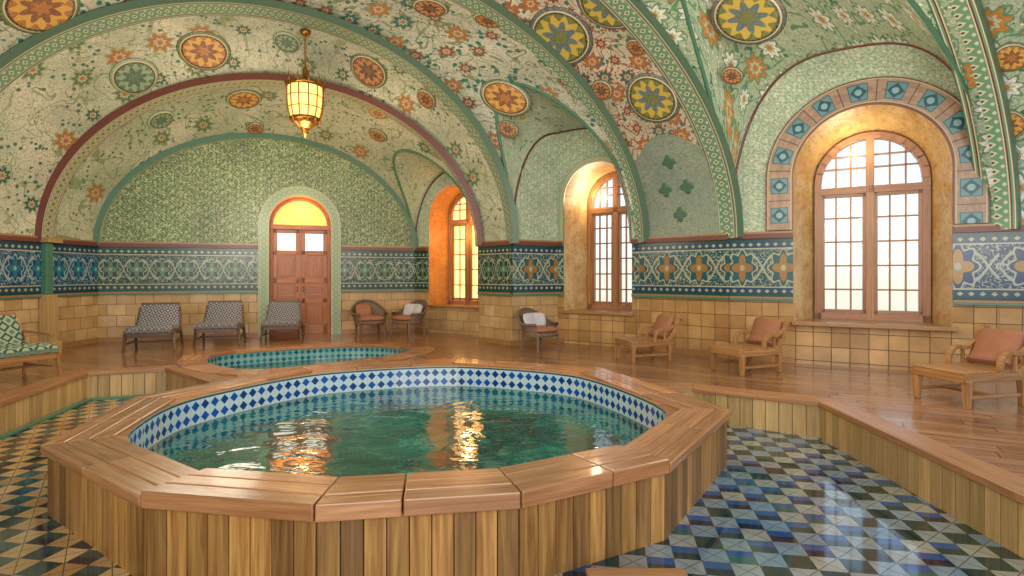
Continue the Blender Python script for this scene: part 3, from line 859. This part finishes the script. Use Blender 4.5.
# ------------------------------------------------------------------ lantern
def lantern():
    x,y=-3.36,9.1; zt=None
    best=1e9
    for a in range(200):
        for b in range(20):
            p=strip(1,pi*a/200,b/20); d=(p.x-x)**2+(p.y-y)**2
            if d<best: best=d; zt=p.z
    e=empty('hanging_lantern',(x,y,4.0))
    mb=MB(); 
    mb.lathe([(0,zt-.0),(.09,zt-.02),(.07,zt-.07),(.02,zt-.1)],(x,y,0),16,0)
    z=zt-.1; k=0
    while z>4.98:
        R=Matrix.Rotation(pi/2*(k%2),3,'Z'); pts=[Vector((x,y,z-.035))+R@Vector((.018*math.cos(t*pi/6),0,.04*math.sin(t*pi/6))) for t in range(13)]
        mb.tube(pts,.007,5,0); z-=.062; k+=1
    N=12
    mb.lathe([(.0,5.0),(.03,4.96),(.05,4.9),(.04,4.86),(.12,4.8),(.2,4.74),(.3,4.70),(.31,4.66),(.27,4.64)],(x,y,0),N,0)
    mb.lathe([(.22,4.16),(.25,4.14),(.25,4.10),(.17,4.05),(.1,3.99),(.05,3.95),(.06,3.91),(.03,3.88),(.0,3.82)],(x,y,0),N,0)
    for j in range(N):
        t=2*pi*j/N; c=Vector((math.cos(t),math.sin(t),0)); t2=2*pi*(j+1)/N; c2=Vector((math.cos(t2),math.sin(t2),0))
        mb.tube([Vector((x,y,4.14))+c*.235,Vector((x,y,4.3))+c*.27,Vector((x,y,4.5))+c*.285,Vector((x,y,4.67))+c*.28],.011,6)
        for zz,rr in ((4.3,.268),(4.48,.28)): mb.bar(Vector((x,y,zz))+c*rr,Vector((x,y,zz))+c2*rr,.012,.012)
        mb.tube([Vector((x,y,4.68))+c*.3,Vector((x,y,4.76))+c*.33,Vector((x,y,4.84))+c*.31],lambda q:.018*(1-q)+.003,6)
        mb.tube([Vector((x,y,4.12))+c*.24,Vector((x,y,4.04))+c*.235],lambda q:.014*(1-q)+.003,6)
    o=mb.obj('metal_frame',[M['brass']]); o.parent=e; o.matrix_parent_inverse=Matrix.Translation((-x,-y,-4))
    mb=MB(); mb.lathe([(.22,4.15),(.255,4.3),(.268,4.5),(.265,4.66)],(x,y,0),N,0)
    o=mb.obj('glass_panes',[M['lampglass']]); o.parent=e; o.matrix_parent_inverse=Matrix.Translation((-x,-y,-4))
lantern()

# ------------------------------------------------------------------ seats
def smooth_line(pts,n=6):
    out=[]
    P=[pts[0]]+list(pts)+[pts[-1]]
    for i in range(1,len(P)-2):
        for k in range(n):
            t=k/n; a,b,c,d=[Vector(q) for q in P[i-1:i+3]]
            out.append(0.5*((2*b)+(c-a)*t+(2*a-5*b+4*c-d)*t*t+(3*b-a-3*c+d)*t*t*t))
    out.append(Vector(pts[-1])); return out
def slab(mb,line,w,th,m,x0=0,puff=0.0,wf=None):
    pts=smooth_line(line); n=len(pts); P=[];UV=[];s=0
    for i,p in enumerate(pts):
        d=(pts[min(i+1,n-1)]-pts[max(i-1,0)]).normalized(); nn=Vector((-d.y,d.x))
        if i: s+=(p-pts[i-1]).length
        e=min(i,n-1-i); tt=th*(0.55 if e==0 else 1.0)
        ww=w*(wf(i/(n-1)) if wf else 1)
        row=[];ur=[]
        sec=[(-.5,-.35),(-.47,-.5),(.47,-.5),(.5,-.35),(.5,.35),(.45,.5+puff*.3),(0,.5+puff),(-.45,.5+puff*.3),(-.5,.35),(-.5,-.35)]
        for a,b in sec:
            q=p+nn*b*tt; row.append(Vector((x0+a*ww,q.x,q.y))); ur.append((a*w+.5,s+(0.0 if b>0 else 2)))
        P.append(row);UV.append(ur)
    mb.grid(P,UV,m)
    for r,u in ((P[0],UV[0]),(P[-1],UV[-1])): mb.face(r[:-1],[(q[0],q[1]) for q in u[:-1]],m)
def pillow(mb,c,sx,sy,sz,m,rx=0,rz=0):
    R=Matrix.Rotation(rz,3,'Z')@Matrix.Rotation(rx,3,'X'); P=[];UV=[]
    for i in range(13):
        ph=-pi/2+pi*i/12; row=[];ur=[]
        for j in range(25):
            t=2*pi*j/24; f=lambda x,e:math.copysign(abs(x)**e,x)
            cc=max(0.0,math.cos(ph))**.6
            v=Vector((sx*f(math.cos(t),.55)*cc,sy*f(math.sin(t),.55)*cc,sz*math.sin(ph)))
            row.append(Vector(c)+R@v); ur.append((v.x,v.y))
        P.append(row);UV.append(ur)
    mb.grid(P,UV,m)
def place(name,parts,loc,rot,sc=1.0):
    e=empty(name,(loc[0],loc[1],ZD),rot); e.scale=(sc,sc,sc)
    for nm,mb,mats,bv in parts:
        o=mb.obj(nm,mats,bevel=bv); o.parent=e
    return e
def lounge(loc,rot,fab='fabric',wd='chaird',name='lounge_chair',sc=1.0,arm=False):
    line=[(-.42,.36),(-.25,.40),(0,.36),(.2,.36),(.3,.46),(.37,.62),(.43,.78)]
    f=MB(); c=MB(); slab(c,line,.70,.09,0,0,.15,lambda t:1.0-0.14*max(0,t-.5)*2)
    for s in (-1,1):
        x=s*.36
        pts=smooth_line([(a,b-.05) for a,b in line],4); npt=len(pts)
        for q_,(p,q) in enumerate(zip(pts[:-1],pts[1:])):
            xx=x*(1-0.14*max(0,q_/npt-.5)*2)
            dd=(q-p)*.12; f.bar((xx,p.x-dd.x,p.y-dd.y),(xx,q.x+dd.x,q.y+dd.y),.045,.06)
        f.bar((x*1.08,-.38,0),(x,-.32,.36),.05,.05,t=.7); f.bar((x*1.05,.38,0),(x,.24,.36),.05,.05,t=.7)
        f.bar((x,-.33,.14),(x,.3,.14),.03,.03)
        if arm:
            f.bar((x,-.2,.36),(x,-.2,.54),.04,.04); f.bar((x,-.26,.55),(x,.34,.57),.06,.03)
    f.bar((-.36,-.38,.29),(.36,-.38,.29),.03,.08); f.bar((-.36,.25,.3),(.36,.25,.3),.03,.06); f.bar((-.31,.43,.80),(.31,.43,.80),.04,.05)
    f.bar((-.36,0,.14),(.36,0,.14),.03,.03)
    return place(name,[('wood_frame',f,[M[wd]],.006),('cushion',c,[M[fab]],0)],loc,rot,sc)
def daybed(loc,rot,sc=1.0,name='wooden_daybed'):
    f=MB(); c=MB()
    for s in (-1,1):
        x=s*.29
        f.bar((x,-.52,.33),(x,.36,.33),.05,.09)
        f.bar((x,-.47,0),(x,-.47,.3),.08,.08,t=.7); f.bar((x,.3,0),(x,.3,.3),.08,.08,t=.7)
        f.bar((x,-.47,.12),(x,.3,.12),.03,.04)
        pts=smooth_line([(.2,.36),(.32,.44),(.41,.58),(.46,.74),(.54,.82),(.60,.76)],5)
        for p,q in zip(pts[:-1],pts[1:]):
            dd=(q-p)*.15; f.bar((x,p.x-dd.x,p.y-dd.y),(x,q.x+dd.x,q.y+dd.y),.06,.07)
        pts=smooth_line([(-.02,.36),(-.0,.5),(.1,.59),(.26,.58),(.40,.66)],5)
        for p,q in zip(pts[:-1],pts[1:]):
            dd=(q-p)*.15; f.bar((x,p.x-dd.x,p.y-dd.y),(x,q.x+dd.x,q.y+dd.y),.06,.05)
        f.bar((x,.2,.36),(x,.2,.58),.035,.035)
    f.bar((-.29,-.5,.33),(.29,-.5,.33),.05,.09); f.bar((-.29,.3,.33),(.29,.3,.33),.05,.08); f.bar((-.29,-.1,.12),(.29,-.1,.12),.03,.04)
    for k in range(9): f.box((0,-.49+k*.095,.385),(.6,.08,.025))
    for y,z in ((.34,.47),(.40,.57),(.45,.68),(.48,.77)): f.box((0,y,z),(.56,.02,.08),Matrix.Rotation(-.4,3,'X'))
    slab(c,[(.20,.44),(.29,.51),(.35,.62),(.39,.73),(.43,.79)],.48,.09,0,0,.2)
    return place(name,[('wood_frame',f,[M['chairw']],.008),('back_cushion',c,[M['pink']],0)],loc,rot,sc)
def wickerchair(loc,rot,pil='white',name='wicker_armchair',n=1,sc=1.0):
    f=MB(); c=MB(); P=[];UV=[]
    for i in range(9):
        t=i/8; row=[];ur=[]
        for j in range(25):
            a=-.25*pi+1.5*pi*j/24
            hgt=.42+.30*max(0,math.sin(a))**1.3
            z=.3+(hgt-.18)*t
            r=.33+.07*t
            row.append(Vector((r*math.cos(a)*1.05,r*math.sin(a)+.08*t,z))); ur.append((a*.35,z))
        P.append(row);UV.append(ur)
    f.grid(P,UV,0); 
    rim=[p+Vector((0,0,0)) for p in P[-1]]; f.tube(rim,.03,8,0); f.tube(P[0],.025,8,0)
    f.lathe([(0,.3),(.36,.3),(.37,.36),(.33,.38),(0,.38)],(0,0,0),24,0)
    for x,y in ((-.28,-.24),(.28,-.24),(-.26,.26),(.26,.26)): f.bar((x*1.1,y*1.1,0),(x,y,.32),.05,.05,t=.7)
    pillow(c,(0,-.02,.43),.32,.3,.07,0)
    for k in range(n): pillow(c,(-.1+.2*k,.2,.6),.2,.17,.07,1,1.2,.2-.5*k)
    return place(name,[('woven_frame',f,[M['wicker']],0),('cushions',c,[M['pink'],M[pil]],0)],loc,rot,sc)
lounge((-6.0,6.65),1.2,'fabric2','chairw',sc=0.95,arm=True)
lounge((-6.03,9.45),0.35,sc=0.93); lounge((-5.30,10.2),0.3,sc=0.93); lounge((-4.42,10.8),0.3,sc=0.9)
wickerchair((-2.9,11.45),0.5,'pink',sc=0.85); wickerchair((-2.15,11.55),-0.6,'white',n=2,sc=0.85)
wickerchair((0.47,9.35),0.7,'white',n=2,sc=0.8)
daybed((2.0,8.3),-1.25,0.78); daybed((3.1,7.3),-1.15,0.82); daybed((4.58,5.55),-1.35,0.86)

# ------------------------------------------------------------------ lights, world, camera
w=bpy.data.worlds.new('World'); scn.world=w; w.use_nodes=True; nt=w.node_tree
bg=nt.nodes['Background']; tc=nt.nodes.new('ShaderNodeTexCoord'); sp=nt.nodes.new('ShaderNodeSeparateXYZ'); rp=nt.nodes.new('ShaderNodeValToRGB')
nt.links.new(tc.outputs['Generated'],sp.inputs[0]); mr=nt.nodes.new('ShaderNodeMapRange'); mr.inputs[1].default_value=-0.3; mr.inputs[2].default_value=0.5
nt.links.new(sp.outputs[2],mr.inputs[0]); nt.links.new(mr.outputs[0],rp.inputs[0]); nt.links.new(rp.outputs[0],bg.inputs[0])
rp.color_ramp.elements[0].color=C('#A8AE98'); rp.color_ramp.elements[1].color=C('#B4D0F0')
e=rp.color_ramp.elements.new(0.36); e.color=C('#DCDCCC')
e=rp.color_ramp.elements.new(0.5); e.color=C('#DCE6EA')
bg.inputs[1].default_value=1.45
def light(name,t,loc,energy,col,size=0.5,rot=None,sy=None):
    l=bpy.data.lights.new(name,t); l.energy=energy; l.color=col
    if t=='AREA':
        l.size=size
        if sy: l.shape='RECTANGLE'; l.size_y=sy
    elif t=='POINT': l.shadow_soft_size=size
    o=bpy.data.objects.new(name,l); scn.collection.objects.link(o); o.location=loc
    if rot: o.rotation_euler=rot
    return o
W=(1.0,0.85,0.65)
light('vault_fill_1','POINT',(-4.2,7.2,2.9),125,W,0.6)  # vault points are added fill to brighten the hall, no fixtures
light('vault_fill_2','POINT',(-0.6,6.0,3.2),130,W,0.6)
light('vault_fill_3','POINT',(3.0,5.2,3.0),135,W,0.6)
light('vault_fill_4','POINT',(-4.8,9.8,2.8),32,W,0.4)
light('lantern_bulb','POINT',(-3.36,9.1,3.7),45,(1,.75,.45),0.2)
light('alcove_fill_1','POINT',(-0.95,12.0,2.5),22,(1,.6,.25),0.1)  # added warm points for the glow in the window recesses
light('alcove_fill_2','POINT',(1.6,10.6,3.1),16,(1,.78,.5),0.1)
light('alcove_fill_3','POINT',(4.85,7.9,3.4),11,(1,.8,.5),0.1)
light('door_glow','POINT',(-4.36,11.62,3.0),9,(1,.6,.25),0.08)  # added warm point to light the door arch
light('rear_fill','AREA',(0,-3.5,3.2),420,(1,.93,.84),7,(math.radians(85),0,0),3)  # added fill behind the camera, no window there
cam=bpy.data.cameras.new('camera'); co=bpy.data.objects.new('camera',cam); scn.collection.objects.link(co)
co.location=(0,0,H); co.rotation_euler=(pi/2,0,0); cam.sensor_width=36; cam.lens=FPX/1024*36; cam.shift_y=-13/1024
scn.camera=co
scn.view_settings.view_transform='Standard'
